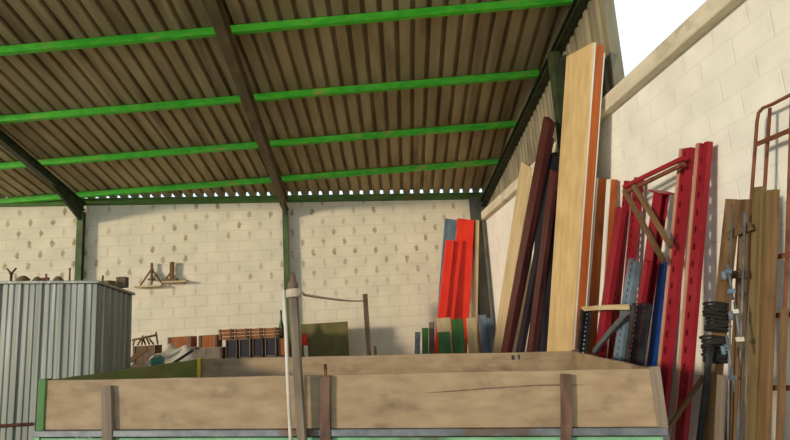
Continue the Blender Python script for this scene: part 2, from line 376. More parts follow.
board('plank', (555, 152), (543.5, 350), (539, 156), .50, .20, [(.03, 'navy')], 'wide near black sheet standing behind the dark boards, against the right wall', 'sheet', seed=14)
# the tall tan panel pack
board('board_pack', (593.5, 42), (572, 350), (566.5, 73), .62, .24, [(.018, 'panel', 'face_board', 0), (.016, 'white', 'white_board', .0), (.085, 'orange', 'orange_board', .02), (.012, 'white', 'white_board', .10)],
      'tallest pack of boards, tan face with orange and white edges, reaching past the wall ledge', 'board pack', seed=9)
board('board_pack', (597.5, 178), (586, 330), (594.6, 179), .44, .14, [(.018, 'white', 'white_board', 0), (.095, 'orange', 'orange_board', 0)],
      'orange board with a white left edge just right of the tall tan panel', 'board pack', seed=10)
board('board_pack', (610, 179), (600.5, 330), (607, 180), .44, .12, [(.016, 'white', 'white_board', 0), (.07, 'orange', 'orange_board', 0)],
      'brown orange board with a white edge, second to the right of the tall tan panel', 'board pack', seed=11)

def channel(web_w, flange, L, mb, hole_p=.1, hole_w=.022, hole_h=.05, t=.004, ys=1, rows=(.5,), z0=.08):
    """C section: web in local yz plane at x=0 with real slots, flanges towards +x"""
    def bb(y0, y1, x0, x1, z0_, z1_):
        a, b = sorted((y0 * ys, y1 * ys)); mb.box(x0, x1, a, b, z0_, z1_)
    ed = [0]
    for r in rows: ed += [r * web_w - hole_w / 2, r * web_w + hole_w / 2]
    ed.append(web_w)
    for i in range(0, len(ed), 2): bb(ed[i], ed[i + 1], 0, t, 0, L)
    z = z0; prev = 0
    while True:
        zt = min(z, L)
        for r in rows: bb(r * web_w - hole_w / 2, r * web_w + hole_w / 2, 0, t, prev, zt)
        if z >= L: break
        prev = z + hole_h; z += hole_p
        if prev >= L: break
    bb(0, t, t, flange, 0, L); bb(web_w - t, web_w, t, flange, 0, L)
    bb(t, .018, flange - t, flange, 0, L); bb(web_w - .018, web_w - t, flange - t, flange, 0, L)
    return mb
def upright(mat, flange, **kw):
    def b(Mx, Wd, L, ys, label, cat, group, kw=kw):
        kw = dict(kw); lip = kw.pop('lip', 0)
        root = empty('rack_upright', (0, 0, 0), Mx.copy()); tag(root, label, cat, group)
        channel(Wd, flange, L, MB(), ys=ys, **kw).build('post', M_[mat], root, Mx, bevel=0)
        if lip: MB().box(-.012, flange, *sorted((Wd * ys, (Wd + lip) * ys)), .01, L).build('edge_lip', M_['lip'], root, Mx)['label'] = 'faded pinkish edge lip'
        MB().box(-.02, flange + .02, *sorted((-.015 * ys, (Wd + .015) * ys)), -.01, -.002).build('foot_plate', M_[mat], root, Mx)
        return root
    return b
board('rack_upright', (691.5, 147), (666, 400), (683, 144), .50, .10, None, 'left one of the two tall red slotted rack uprights', 'rack upright', 'pair of tall red uprights', builder=upright('red', .04, hole_p=.13, hole_h=.05, hole_w=.03, rows=(.62,), lip=.028))
board('rack_upright', (709, 141), (687.5, 400), (700, 140), .50, .10, None, 'right one of the two tall red slotted rack uprights', 'rack upright', 'pair of tall red uprights', builder=upright('red', .04, hole_p=.13, hole_h=.05, hole_w=.03, rows=(.62,), lip=.028))
board('rack_upright', (623, 209), (605, 330), (616, 211), .52, .20, None, 'plain red upright just right of the brown orange board', 'rack upright', builder=upright('red', .05, hole_p=9, hole_h=.01))
board('rack_upright', (628, 181), (614, 330), (624.5, 181), .32, .10, None, 'narrow perforated red upright below the left end of the red brace', 'rack upright', builder=upright('red', .05, hole_p=.07, hole_h=.042, hole_w=.026))
board('rack_upright', (640, 178), (628, 300), (634.5, 178), .30, .10, None, 'narrow perforated red upright just right of its narrow twin under the red brace', 'rack upright', builder=upright('red', .05, hole_p=.07, hole_h=.042, hole_w=.026))

def ipost(Mx, Wd, L, ys, label, cat, group):
    root = empty('steel_post', (0, 0, 0), Mx.copy()); tag(root, label, cat, group)
    mm = MB(); W = Wd
    for x0 in (0, .06): mm.box(x0, x0 + .006, *sorted((0, W * ys)), 0, L)
    mm.box(.006, .06, *sorted(((W / 2 - .004) * ys, (W / 2 + .004) * ys)), 0, L)
    mm.build('post', M_['red'], root, Mx)
    MB().box(-.04, .11, *sorted((-.03 * ys, (W + .03) * ys)), L, L + .012).build('cap_plate', M_['red'], root, Mx)
    return root
board('steel_post', (663, 194), (640, 350), (654, 193), .48, .22, None, 'red steel post with a flat cap plate, left of the two tall red uprights', 'post', builder=ipost)
board('rack_upright', (665.5, 262), (653.5, 362), (660, 263), .30, .10, None, 'bright blue upright leaning left of the two tall red uprights', 'rack upright', builder=upright('blue', .04, hole_p=9, hole_h=.01))
board('plank', (656.5, 250), (643.5, 355), (653.5, 251), .34, .135, [(.03, 'wbrown')], 'brown batten leaning between the capped red post and the bright blue upright', 'batten', seed=12)
board('plank', (676, 262), (664, 362), (672, 262), .30, .10, [(.02, 'bluegrey')], 'pale blue grey strip leaning right of the bright blue upright', 'strip', seed=13)
board('rack_upright', (649, 262), (634, 350), (645, 262), .60, .34, None, 'thin dark red upright in front of the blue grey one', 'rack upright', builder=upright('red', .04, hole_p=9, hole_h=.01))
board('rack_upright', (637, 262), (622, 356), (629, 262), .60, .34, None, 'blue grey perforated upright behind the right board of the trailer', 'rack upright', builder=upright('bluegrey', .05, hole_p=.06, hole_h=.03, hole_w=.02))

# black perforated posts with a timber rail and a strut between them
def sp(px, py, off): return sidew(px, py, off)
root = empty('shelving_rack', sp(600, 330, .4)); tag(root, 'low black perforated shelving rack with a pale timber rail, behind the trailer corner', 'rack')
def bpost(p0, p1, W):
    F = p0 + (p0 - p1) * ((p0.z - .03) / (p1.z - p0.z)); Mx = frame(F, -SD, p1 - F)
    channel(W, .05, (p1 - F).length, MB(), ys=1, hole_p=.045, hole_w=.018, hole_h=.022, rows=(.28, .72), z0=.03).build('post', M_['black'], root, Mx)
a1, a2 = sp(576, 349, .49), sp(580, 309, .44); c1, c2 = sp(624, 360, .56), sp(632, 303, .53)
bpost(a1, a2, .11); bpost(c1, c2, .15)
stick('rail', sp(583, 309, .40), sp(628, 307, .47), .045, .03, M_['wbeige'], root, seed=2)
stick('strut', sp(594, 352, .42), sp(628, 312, .46), .05, .03, M_['steel'], root, seed=2)

# red brace and brown diagonals of the frame behind
root = empty('brace_frame', sp(650, 200, .14)); tag(root, 'red brace with brown diagonals, spanning left from the tall red uprights', 'brace')
for (q0, q1, W, mt, nm) in (((624, 187), (684, 158), .035, 'red', 'brace_bar'), ((625, 193), (684, 164), .03, 'rust', 'brace_bar'),
                            ((624, 190), (664, 262), .045, 'wbrown', 'diagonal'), ((634, 186), (671, 247), .04, 'wbrown', 'diagonal')):
    stick(nm, sp(*q0, .28), sp(*q1, .31 if nm == 'diagonal' else .19), W, .03, M_[mt], root, seed=5)

# ------------------------------------------------------------------ rusty frame and timber at the right edge
root = empty('rusty_frame', sp(765, 300, .2)); tag(root, 'rusty tubular frame with a rounded top corner, leaning at the right edge', 'frame')
def tubepx(nm, pts, r, mt='rust'):
    P = [sp(x, y, o_) for x, y, o_ in pts]
    return MB().tube(P, r, 10).build(nm, M_[mt], root, Matrix.Identity(4), smooth=True)
def legpts(x0, y0, x1, y1, o0, o1):
    a = sp(x0, y0, o0); b = sp(x1, y1, o1); F = a + (b - a) * ((a.z - .02) / (a.z - b.z)); return [F, b, a]
P = legpts(757, 122, 752, 190, .12, .17)
MB().tube(P + [sp(758.5, 113, .11), sp(763, 108, .11), sp(772, 104.5, .11), sp(792, 94, .11), sp(812, 84, .11)], .011, 10).build('tube_rail', M_['rust'], root, Matrix.Identity(4), smooth=True)
P = legpts(770, 108, 764.5, 190, .10, .15)
MB().tube(P, .011, 10).build('upright', M_['rust'], root, Matrix.Identity(4), smooth=True)
P = legpts(792, 98, 789, 190, .10, .15)
MB().tube(P, .011, 10).build('upright', M_['rust'], root, Matrix.Identity(4), smooth=True)
for q0, q1, o_ in (((755, 145), (815, 120), .13), ((753, 262), (812, 250), .21), ((752, 318), (812, 312), .25), ((752, 388), (812, 388), .31)):
    stick('cross_bar', sp(*q0, o_), sp(*q1, o_), .03, .012, M_['rust'], root, seed=3)

board('plank', (763, 186), (756.5, 400), (753, 185), .50, .25, [(.03, 'wolive')], 'left one of the two long upright planks before the rusty frame', 'plank', seed=20)
board('plank', (776.5, 189), (768.5, 400), (767, 188), .50, .25, [(.03, 'wbrown')], 'right one of the two long upright planks before the rusty frame', 'plank', seed=21)
board('plank', (735.5, 199), (722.5, 330), (726, 199), .50, .24, [(.05, 'wbrown')], 'shorter brown plank with black bands around it, left of the long planks', 'plank', seed=22)
board('plank', (750, 199), (741, 330), (741, 199), .53, .27, [(.04, 'wbrown')], 'old plank between the black banded one and the long planks', 'plank', seed=23)
o = stick('batten', sp(726, 237, .36), sp(752, 226, .31), .05, .02, M_['wbrown'], seed=2); tag(o, 'short slanting batten across the tops of the upright planks', 'batten')
o = stick('batten', sp(720, 277, .39), sp(748, 274, .345), .05, .02, M_['wbrown'], seed=2); tag(o, 'short level batten nailed over the upright planks', 'batten')
for (q, lab) in (((705, 727, 303, 331), 'upper black wrapping band around the brown plank'), ((703, 727, 337, 362), 'lower black wrapping band around the brown plank')):
    a = sp(q[0], (q[2] + q[3]) / 2, .42); b = sp(q[1], (q[2] + q[3]) / 2, .36); h = (sp(q[0], q[2], .42).z - sp(q[0], q[3], .42).z)
    root = empty('strap_bundle', (a + b) / 2 - V((0, 0, h / 2))); tag(root, lab, 'strap')
    mm = MB(); n = 11; rr = random.Random(q[2])
    for i in range(n):
        z = -h / 2 + h * (i + .5) / n; jx = rr.uniform(-.012, .012)
        c = (a + b) / 2 + V((0, 0, z)); e = (b - a).normalized(); pr = e.cross(V((0, 0, 1))).normalized(); hw = (b - a).length / 2; d = .03
        loop = [c + e * (hw * cos(t) + jx) + pr * d * sin(t) + V((0, 0, .012 * sin(t + i))) for t in [2 * pi * k / 20 for k in range(21)]]
        mm.tube(loop, h / n * .5, 8, cap=False)
    mm.build('coil', M_['rubber'], root, Matrix.Identity(4), smooth=True)
# sticks and rods
def lstick(nm, q0, q1, o0, o1, W, T, mt, lab, cat, rod=False, seed=1):
    a = sp(*q0, o0); b = sp(*q1, o1); F = a + (b - a) * ((a.z - .02) / (a.z - b.z)) if a.z > b.z else b
    if rod:
        Mx = frame(F, SD, a - F); o = MB().tube([(0, 0, 0), (0, 0, (a - F).length)], W, 10).build(nm, M_[mt], None, Mx, smooth=True)
    else: o = stick(nm, F, a, W, T, M_[mt], side=SD, seed=seed)
    return tag(o, lab, cat)
lstick('stick', (712, 372), (708, 436), .40, .46, .04, .03, 'wbrown', 'short brown stick standing under the black bands', 'stick')
lstick('stick', (785, 308), (780, 436), .30, .42, .03, .03, 'wbrown', 'brown stick leaning at the right edge, before the rusty frame', 'stick')
lstick('stick', (704, 376), (672, 424), .36, .62, .03, .025, 'wbrown', 'thin brown stick slanting out beside the right tall red upright', 'stick')
lstick('pole', (711, 345), (700, 436), .46, .54, .03, .03, 'black', 'black post standing below the black bands', 'post')
lstick('rod', (745, 212), (738, 436), .34, .44, .009, 0, 'steel', 'long grey steel rod standing between the planks', 'rod', rod=True)
lstick('rod', (732, 204), (728, 436), .36, .48, .007, 0, 'steel', 'thinner grey steel rod, left of the long grey rod', 'rod', rod=True)
lstick('pole', (722, 375), (719, 436), .46, .52, .06, .03, 'wgrey', 'grey timber offcut beside the short brown stick', 'timber')

def clamp(px, py, off, L, mt, lab):
    p = sp(px, py, off); root = empty('clamp', p); tag(root, lab, 'clamp')
    MB().tube([p + V((0, 0, 0)), p + V((.004, 0, L))], .008, 8).build('bar', M_['steel'], root, Matrix.Identity(4), smooth=True)
    MB().box(-.022, .022, -.012, .012, -.014, .014).build('jaw', M_[mt], root, Matrix.Translation(p + V((0, 0, L * .25))), bevel=.004)
    MB().box(-.018, .018, -.012, .012, -.012, .014).build('jaw', M_[mt], root, Matrix.Translation(p + V((0, 0, L * .8))), bevel=.004)
    MB().lathe([(.006, -.05), (.014, -.045), (.014, .0), (.006, .005)], 10).build('handle', M_['bluegrey'], root, Matrix.Translation(p + V((-.03, 0, L * .8))), smooth=True)
clamp(742, 352, .5, .30, 'tarp', 'grey white clamp hanging before the planks, level with the upper black band')
clamp(735, 392, .52, .34, 'steel', 'steel clamp hanging low between the planks')
clamp(733, 300, .46, .22, 'bluegrey', 'blue grey clamp hanging topmost between the planks')

# ------------------------------------------------------------------ the trailer
FL, FR = aty(45, 380.5, 4.4), aty(652, 368.5, 3.75); RR, RL = aty(572, 351, 6.0), aty(199, 359, 6.8)
TH = .335
tr = empty('farm_trailer', (0, 5.2, 0)); tag(tr, 'farm trailer with weathered wooden drop sides and a green frame, empty bed', 'trailer')
def dropside(name, A, B, mat, th=.035, lo=TH, inward=1, seed=0, ext=0):
    A = V(A); B = V(B); d = (B - A).normalized(); A = A - d * ext; B = B + d * ext
    nrm = d.cross(V((0, 0, 1))).normalized()
    Mx = frame(A, (0, 0, 1), d); L = (B - A).length; m = MB(); N_ = 24; r = random.Random(seed)
    for i in range(N_ + 1):
        z = L * i / N_; e = r.uniform(-.003, .003)
        m.v += [(-lo, -th / 2, z), (e, -th / 2, z), (e, th / 2, z), (-lo, th / 2, z)]
    for i in range(N_):
        for k in range(4): m.f.append((4 * i + k, 4 * i + (k + 1) % 4, 4 * i + 4 + (k + 1) % 4, 4 * i + 4 + k))
    m.f.append((3, 2, 1, 0)); a = 4 * N_; m.f.append((a, a + 1, a + 2, a + 3))
    return m.build(name, M_[mat], tr, Mx, bevel=.004)
fb = dropside('side_board', FL, FR, 'wboard'); fb['label'] = 'long front board with dark straps and a crack'
# crack in the front board as a groove strip
rb = dropside('side_board', RL, RR, 'wboard', seed=2); rb['label'] = 'rear board of the bed'
lb = dropside('end_board', FL, RL, 'tgreen', seed=3); lb['label'] = 'green painted left end board'
eb = dropside('end_board', FR, RR, 'wboard', seed=4); eb['label'] = 'right end board'
dn = V((0, 0, -1)); fd = (FR - FL).normalized(); fn = fd.cross(V((0, 0, 1))).normalized()   # towards the camera
if fn.y > 0: fn = -fn
def onfront(px, py, off=.02): return on(px, py, FL + fn * off, fn)
# bed deck and chassis
deck = MB().hexa([FL + dn * (TH + .05), FR + dn * (TH + .05), RR + dn * (TH + .05), RL + dn * (TH + .05), FL + dn * (TH + .005), FR + dn * (TH + .005), RR + dn * (TH + .005), RL + dn * (TH + .005)])
deck.build('bed_deck', M_['wdark'], tr, Matrix.Identity(4))
def rail(A, B, z0, z1, out, mat, nm, th=.05):
    A, B = V(A), V(B); d = (B - A).normalized(); n_ = d.cross(V((0, 0, 1))).normalized()
    if n_.dot(V(out)) < 0: n_ = -n_
    a, b = A - d * .03, B + d * .03
    return MB().hexa([a + dn * z1, b + dn * z1, b + dn * z1 + n_ * th, a + dn * z1 + n_ * th, a + dn * z0, b + dn * z0, b + dn * z0 + n_ * th, a + dn * z0 + n_ * th]).build(nm, M_[mat], tr, Matrix.Identity(4), bevel=.005)
out = (-.15, -1, 0)
rail(FL, FR, TH + .002, TH + .045, out, 'steel', 'frame_rail')
rail(FL, FR, TH + .055, TH + .20, out, 'mint', 'frame_panel', .02)
rail(RL, RR, TH + .055, TH + .16, (0, 1, 0), 'steel', 'frame_rail', .04)
rail(FR, RR, TH + .002, TH + .12, (1, 0, 0), 'steel', 'frame_rail', .04)
rail(FL, RL, TH + .002, TH + .12, (-1, 0, 0), 'mint', 'frame_rail', .04)
ctr = (FL + FR + RR + RL) / 4
for t in (.25, .75):
    a = FL.lerp(FR, t); b = RL.lerp(RR, t)
    MB().hexa([V((a.x - .04, a.y + .06, .72)), V((a.x + .04, a.y + .06, .72)), V((b.x + .04, b.y, .72)), V((b.x - .04, b.y, .72)), V((a.x - .04, a.y + .06, .92)), V((a.x + .04, a.y + .06, .92)), V((b.x + .04, b.y, .92)), V((b.x - .04, b.y, .92))]).build('chassis_beam', M_['steel'], tr, Matrix.Identity(4))
MB().tube([(ctr.x - .9, ctr.y - 1.0, .42), (ctr.x - .9 + .25, ctr.y + 1.15, .42)], .04, 12).build('axle', M_['steel'], tr, Matrix.Identity(4), smooth=True)
MB().box(-.15, .15, -.9, .9, 0, .3).build('axle_mount', M_['steel'], tr, Matrix.Translation((ctr.x - .78, ctr.y + .07, .43)) @ Matrix.Rotation(-.11, 4, 'Z'))
for s_ in (-1, 1):
    c = V((ctr.x - .78 + s_ * .12, ctr.y + .07 + s_ * 1.0, .42))
    Mx = Matrix.Translation(c) @ Matrix.Rotation(-.11, 4, 'Z') @ Matrix.Rotation(pi / 2, 4, 'X')
    wh = MB().lathe([(.2, -.09), (.36, -.1), (.40, -.07), (.42, 0), (.40, .07), (.36, .1), (.2, .09)], 32).build('wheel', M_['rubber'], tr, Mx, smooth=True)
    MB().lathe([(.05, -.11), (.2, -.08), (.2, .08), (.05, .11)], 24).build('rim', M_['mint'], wh, Mx)
MB().tube([(ctr.x + 1.3, ctr.y, .75), (ctr.x + 2.0, ctr.y - .2, .55)], .04, 10).build('drawbar', M_['steel'], tr, Matrix.Identity(4), smooth=True)
MB().tube([(ctr.x + 1.45, ctr.y - .05, .02), (ctr.x + 1.45, ctr.y - .05, .78)], .035, 10).build('prop_stand', M_['steel'], tr, Matrix.Identity(4), smooth=True)
# stakes / straps on the front board
for (x0, y0, x1, y1, W, mt) in ((107, 386, 108, 442, .075, 'wdark'), (325.5, 376, 326, 442, .07, 'wdark'), (565.5, 374, 566, 442, .065, 'wdark')):
    stick('stake', onfront(x1, y1, .045), onfront(x0, y0, .045), W, .03, M_['duskrust' if x0 > 300 else 'wgrey'], tr, side=fd, seed=int(x0))
for (x0, y0) in ((325, 368),):
    stick('bolt', onfront(x0, y0 + 10, .05), onfront(x0, y0 - 4, .05), .02, .015, M_['rust'], tr, side=fd)
# corner posts
for (P_, mt) in ((FR, 'wgrey'), (FL, 'dgreen'), (RR, 'wdark')):
    q = P_ + (ctr - P_).normalized() * .0
    MB().box(-.03, .03, -.03, .03, -TH - .02, .012).build('corner_post', M_[mt], tr, frame(q + V((.012 if P_ is FR else -.0 if P_ is FL else .035, 0, 0)), fd, (0, 0, 1)), bevel=.004)
# crack
mm = MB()
pts = [(425, 393), (455, 391), (480, 389), (510, 387), (535, 385.5), (560, 385), (585, 385)]
for i in range(len(pts) - 1):
    a = onfront(*pts[i], .0195); b = onfront(*pts[i + 1], .0195); w0 = .004 if 0 < i else .001; w1 = .004 if i < len(pts) - 2 else .001
    mm.hexa([a - V((0, 0, w0)), b - V((0, 0, w1)), b - V((0, 0, w1)) - fn * .004, a - V((0, 0, w0)) - fn * .004, a + V((0, 0, w0)), b + V((0, 0, w1)), b + V((0, 0, w1)) - fn * .004, a + V((0, 0, w0)) - fn * .004])
mm.build('crack', M_['wdark'], fb, Matrix.Identity(4))
# yellow edge on the green end board
a = RL + V((.02, -.05, 0)); MB().box(-.02, .02, -.012, .012, -.2, .01).build('edge_strip', M_['yellow'], tr, Matrix.Translation(a - V((0, .02, .0))), bevel=.002)
# black marks on rear board
rn = (RR - RL).cross(V((0, 0, 1))).normalized(); rn = rn if rn.y < 0 else -rn
for (x, y, ww) in ((513, 357.5, .03), (519, 357, .02)):
    p = on(x, y, RL + rn * .018, rn); MB().box(-ww / 2, ww / 2, -.002, .004, -.022, .022).build('hinge_plate', M_['black'], tr, frame(p, (RR - RL).normalized(), (0, 0, 1)))

# posts tied to the trailer front
p0, p1 = onfront(304, 440, .11), onfront(293, 284, .13)
root = empty('wooden_post', p0); tag(root, 'grey brown timber post standing upright before the trailer front board', 'post')
F = p0 + (p0 - p1) * ((p0.z - .02) / (p1.z - p0.z))
stick('shaft', F, p1, .052, .045, M_['wgrey'], root, side=fd, seed=31, warp=.008)
MB().lathe([(.034, -.04), (.036, -.02), (.034, .01), (.022, .02), (.02, .05), (.012, .06)], 12).build('top_cap', M_['wdark'], root, frame(p1 + V((0, 0, .0)), fd, (0, 0, 1)), smooth=True)
MB().lathe([(.046, -.028), (.05, -.02), (.05, .02), (.046, .028)], 16).build('lashing', M_['rope'], root, frame(p1 - (p1 - F).normalized() * .06, fd, p1 - F), smooth=True)
q0 = onfront(287.5, 374, .12); q1 = onfront(283.5, 290, .15); Fq = q0 + (q0 - q1) * ((q0.z - .02) / (q1.z - q0.z))
o = MB().tube([Fq, q0, q0.lerp(q1, .5) + V((.004, 0, 0)), q1], .012, 10).build('pole', M_['tarp'], smooth=True)
tag(o, 'thin pale pole standing just left of the grey brown timber post', 'pole')

# ------------------------------------------------------------------ post by the back wall and the sagging line
pa = aty(365, 294, 10.6); pb = V((pa.x + .02, pa.y, 0.01))
o = stick('post', pb, pa, .085, .07, M_['wdark'], side=BD, seed=33, warp=.01); tag(o, 'dark timber post standing before the back wall, holding the sagging line', 'post')
st = p1 - (p1 - F).normalized() * .06 + V((.006, 0, 0)); en = pa - V((.045, .04, .12))
L_ = [st.lerp(en, t) - V((0, 0, .02 * 4 * t * (1 - t))) for t in [i / 16 for i in range(17)]]
L_ = [q + V((0, 0, 0)) for q in L_]; L_[0] += V((.05, 0, 0))
o = MB().tube(L_, .010, 8).build('rope', M_['rope'], smooth=True); tag(o, 'pale sagging line running from the timber post to the dark post', 'rope')
pc = aty(375, 346, 10.9); o = stick('post', V((pc.x, pc.y, .01)), pc, .05, .05, M_['wolive'], side=BD, seed=34); tag(o, 'low timber stub just right of the dark post, barely above the trailer', 'post')

# ------------------------------------------------------------------ galvanised container
y_f = 5.7
A = aty(-60, 284.5, y_f); Bc = aty(97, 284, y_f); Cc = aty(131, 293, 6.9)
ztop = Bc.z
root = empty('metal_container', (Bc.x - .8, y_f + .6, 0)); tag(root, 'tall galvanised corrugated metal container behind the trailer left end', 'container')
def corr(P0, P1, zt0, zt1, nm, pitch=.16, depth=.018):
    P0, P1 = V((P0[0], P0[1], 0)), V((P1[0], P1[1], 0)); d = (P1 - P0); L = d.length; d.normalize(); n_ = V((d.y, -d.x, 0))
    m = MB(); prof = []; u = 0
    while u < L:
        for du, h in ((0, 0), (.052, 0), (.06, .45), (.068, 0), (.11, 0), (.118, .45), (.126, 0), (.165, 0), (.175, 1), (.19, 1)):
            if u + du <= L: prof.append((u + du, h * depth))
        u += pitch
    prof.append((L, 0))
    for u, h in prof:
        zt = zt0 + (zt1 - zt0) * u / L
        for z in (.02, zt): q = P0 + d * u + n_ * h; m.v.append((q.x, q.y, z))
    for i in range(len(prof) - 1): m.f.append((2 * i, 2 * i + 2, 2 * i + 3, 2 * i + 1))
    o = m.build(nm, M_['galv'], root, Matrix.Identity(4)); s = o.modifiers.new('s', 'SOLIDIFY'); s.thickness = .002
    return o
corr(A, Bc, A.z, ztop, 'front_wall', .2); corr(Bc, Cc, ztop, ztop - .02, 'side_wall', .2)
Dc = A + (Cc - Bc); corr(Cc, Dc, ztop - .02, A.z, 'rear_wall', .2); corr(Dc, A, A.z, A.z, 'side_wall', .2)
mm = MB(); zt = ztop; pad = .035
c4 = [V((A.x - pad, A.y - pad, A.z)), V((Bc.x + pad, Bc.y - pad, ztop)), V((Cc.x + pad, Cc.y + pad, ztop - .02)), V((Dc.x - pad, Dc.y + pad, A.z))]
mm.hexa([q + V((0, 0, .002)) for q in c4] + [q + V((0, 0, .03)) for q in c4]); mm.build('top_plate', M_['galv'], root, Matrix.Identity(4), bevel=.004)
ztc = ztop + .03
MB().tube([aty(-60, 430, 5.665), aty(32, 424, 5.665)], .014, 8).build('cross_bar', M_['rust'], root, Matrix.Identity(4), smooth=True)

# small things on the container top
def ontop(px, y): q = aty(px, 280, y); return V((q.x, y, ztc + (A.z - ztop) * (Bc.x - q.x) / (Bc.x - A.x)))
def tool_y(px, h, lab):
    p = ontop(px, 5.95); root = empty('valve', p); tag(root, lab, 'fitting')
    MB().lathe([(.03, 0), (.03, .01), (.012, .02), (.012, h * .6), (.02, h * .62), (.02, h * .7), (.008, h * .75)], 12).build('stem', M_['rust'], root, Matrix.Translation(p), smooth=True)
    MB().tube([(-.045, 0, h), (-.02, 0, h * .8), (0, 0, h * .7), (.02, 0, h * .8), (.045, 0, h)], .009, 8).build('fork', M_['rust'], root, Matrix.Translation(p), smooth=True)
tool_y(11, .15, 'forked rusty fitting on the container top, leftmost one')
def lump(nm, px, y, r, h, mt, lab, cat, seed):
    p = ontop(px, y); m = MB(); rr = random.Random(seed); prof = [(r * .7, 0), (r, h * .25), (r * .95, h * .55), (r * .6, h * .85), (r * .25, h)]
    m.lathe(prof, 14); m.v = [(x * rr.uniform(.85, 1.12), yy * rr.uniform(.85, 1.12), z) for x, yy, z in m.v]
    o = m.build(nm, M_[mt], None, Matrix.Translation(p), smooth=True); return tag(o, lab, cat)
lump('tool_bag', 23, 6.0, .065, .08, 'wolive', 'small brown lump on the container top, right of the forked fitting', 'bag', 1)
lump('tool_bag', 37, 6.0, .045, .07, 'wolive', 'tiny brown lump on the container top, near its middle', 'bag', 2)
p = ontop(46, 6.0); root = empty('hammer', p); tag(root, 'dark upright hammer head with a short handle on the container top', 'hammer')
MB().tube([(0, 0, 0), (0, 0, .1)], .01, 8).build('handle', M_['wdark'], root, Matrix.Translation(p)); MB().box(-.045, .03, -.014, .014, .03, .062).build('head', M_['rust'], root, Matrix.Translation(p), bevel=.004)
lump('tool_bag', 58, 6.0, .05, .075, 'wolive', 'rounded brown lump on the container top, left of the upright bolt', 'bag', 3)
p = ontop(69.5, 6.0); o = MB().lathe([(.02, 0), (.02, .02), (.009, .03), (.007, .14), (.012, .145), (.004, .16)], 10).build('bolt', M_['rust'], None, Matrix.Translation(p), smooth=True); tag(o, 'thin upright bolt on the container top before the left column', 'bolt')
for i, (px, y, Lx, Hh, mt, lab) in enumerate(((104.5, 6.5, .10, .07, 'wolive', 'larger old wood block at the right end of the container top'), (122.5, 6.6, .05, .115, 'wdark', 'dark wood block standing at the right corner of the container top'))):
    p = ontop(px, y); p.z = ztop + .046; o = MB().box(-Lx, Lx, -.06, .06, 0, Hh).build('wood_block', M_[mt], None, Matrix.Translation(p) @ Matrix.Rotation(.3 * i - .2, 4, 'Z'), bevel=.008); tag(o, lab, 'wood block')
p = ontop(102, 6.3); p.z += .0; o = MB().tube([(0, 0, .0), (.01, 0, .11)], .011, 8).build('peg', M_['wdark'], None, Matrix.Translation(p), smooth=True); tag(o, 'dark upright peg beside the wood blocks on the container top', 'peg')

# ------------------------------------------------------------------ wall ledges with wooden stands
def wall_ledge(x0, x1, py, lab):
    a = back(x0, py); b = back(x1, py); z = (a.z + b.z) / 2; u0, u1 = (a - B0).dot(BD), (b - B0).dot(BD)
    o = MB().box(u0, u1, -.16, -.002, z - .03, z - .001).build('wall_ledge', M_['wbeige'], M=Mb); tag(o, lab, 'shelf'); return z
def lp(px, z, off): q = back(px, 285, off); return V((q.x, q.y, z))
z = wall_ledge(137, 163, 286, 'small pale ledge on the back wall under the splayed wooden stand')
c = lp(151.5, z, .08); root = empty('wooden_stand', c); tag(root, 'splayed three legged wooden stand on the left wall ledge', 'stand')
for dx_, dy_ in ((-.2, 0), (.2, 0), (.03, -.06)):
    stick('leg', c + BD * dx_ - BN * -dy_ * 0 + V((0, dy_, .004)), c + V((0, 0, .31)), .025, .025, M_['wbrown'], root, seed=3)
stick('post', c + V((0, 0, .12)), c + V((0, 0, .42)), .04, .035, M_['wdark'], root, side=BD, seed=3)
MB().box(-.06, .06, -.03, .03, .10, .13).build('cross_piece', M_['wbrown'], root, Matrix.Translation(c))
z = wall_ledge(164, 188, 281.5, 'small pale ledge on the back wall under the upright wooden peg stand')
c = lp(172, z, .08); root = empty('wooden_stand', c); tag(root, 'upright wooden peg stand with a block foot on the right wall ledge', 'stand')
MB().box(-.1, .1, -.05, .05, .001, .05).build('foot', M_['wbrown'], root, Matrix.Translation(c), bevel=.006)
stick('post', c + V((0, 0, .05)), c + V((0, 0, .36)), .07, .05, M_['wbrown'], root, side=BD, seed=4)
stick('brace', c + V((-.12, 0, .05)), c + V((0, 0, .2)), .03, .03, M_['wdark'], root, seed=4)

# ------------------------------------------------------------------ storage bench by the back wall with crates
by = 9.9
def pz(px, py, y=by): return aty(px, py, y)
zb = pz(250, 357.5).z; xa, xb = pz(128, 340).x, pz(292, 340).x
root = empty('storage_bench', ((xa + xb) / 2, by + .25, 0)); tag(root, 'long timber bench by the back wall carrying crates and boxes', 'bench')
MB().box(xa, xb, by - .08, by + .62, zb - .05, zb).build('bench_top', M_['wdark'], root, Matrix.Identity(4))
for x in (xa + .06, (xa + xb) / 2, xb - .06):
    for y in (by - .02, by + .56): MB().box(x - .04, x + .04, y - .04, y + .04, .005, zb - .05).build('leg', M_['wdark'], root, Matrix.Identity(4))
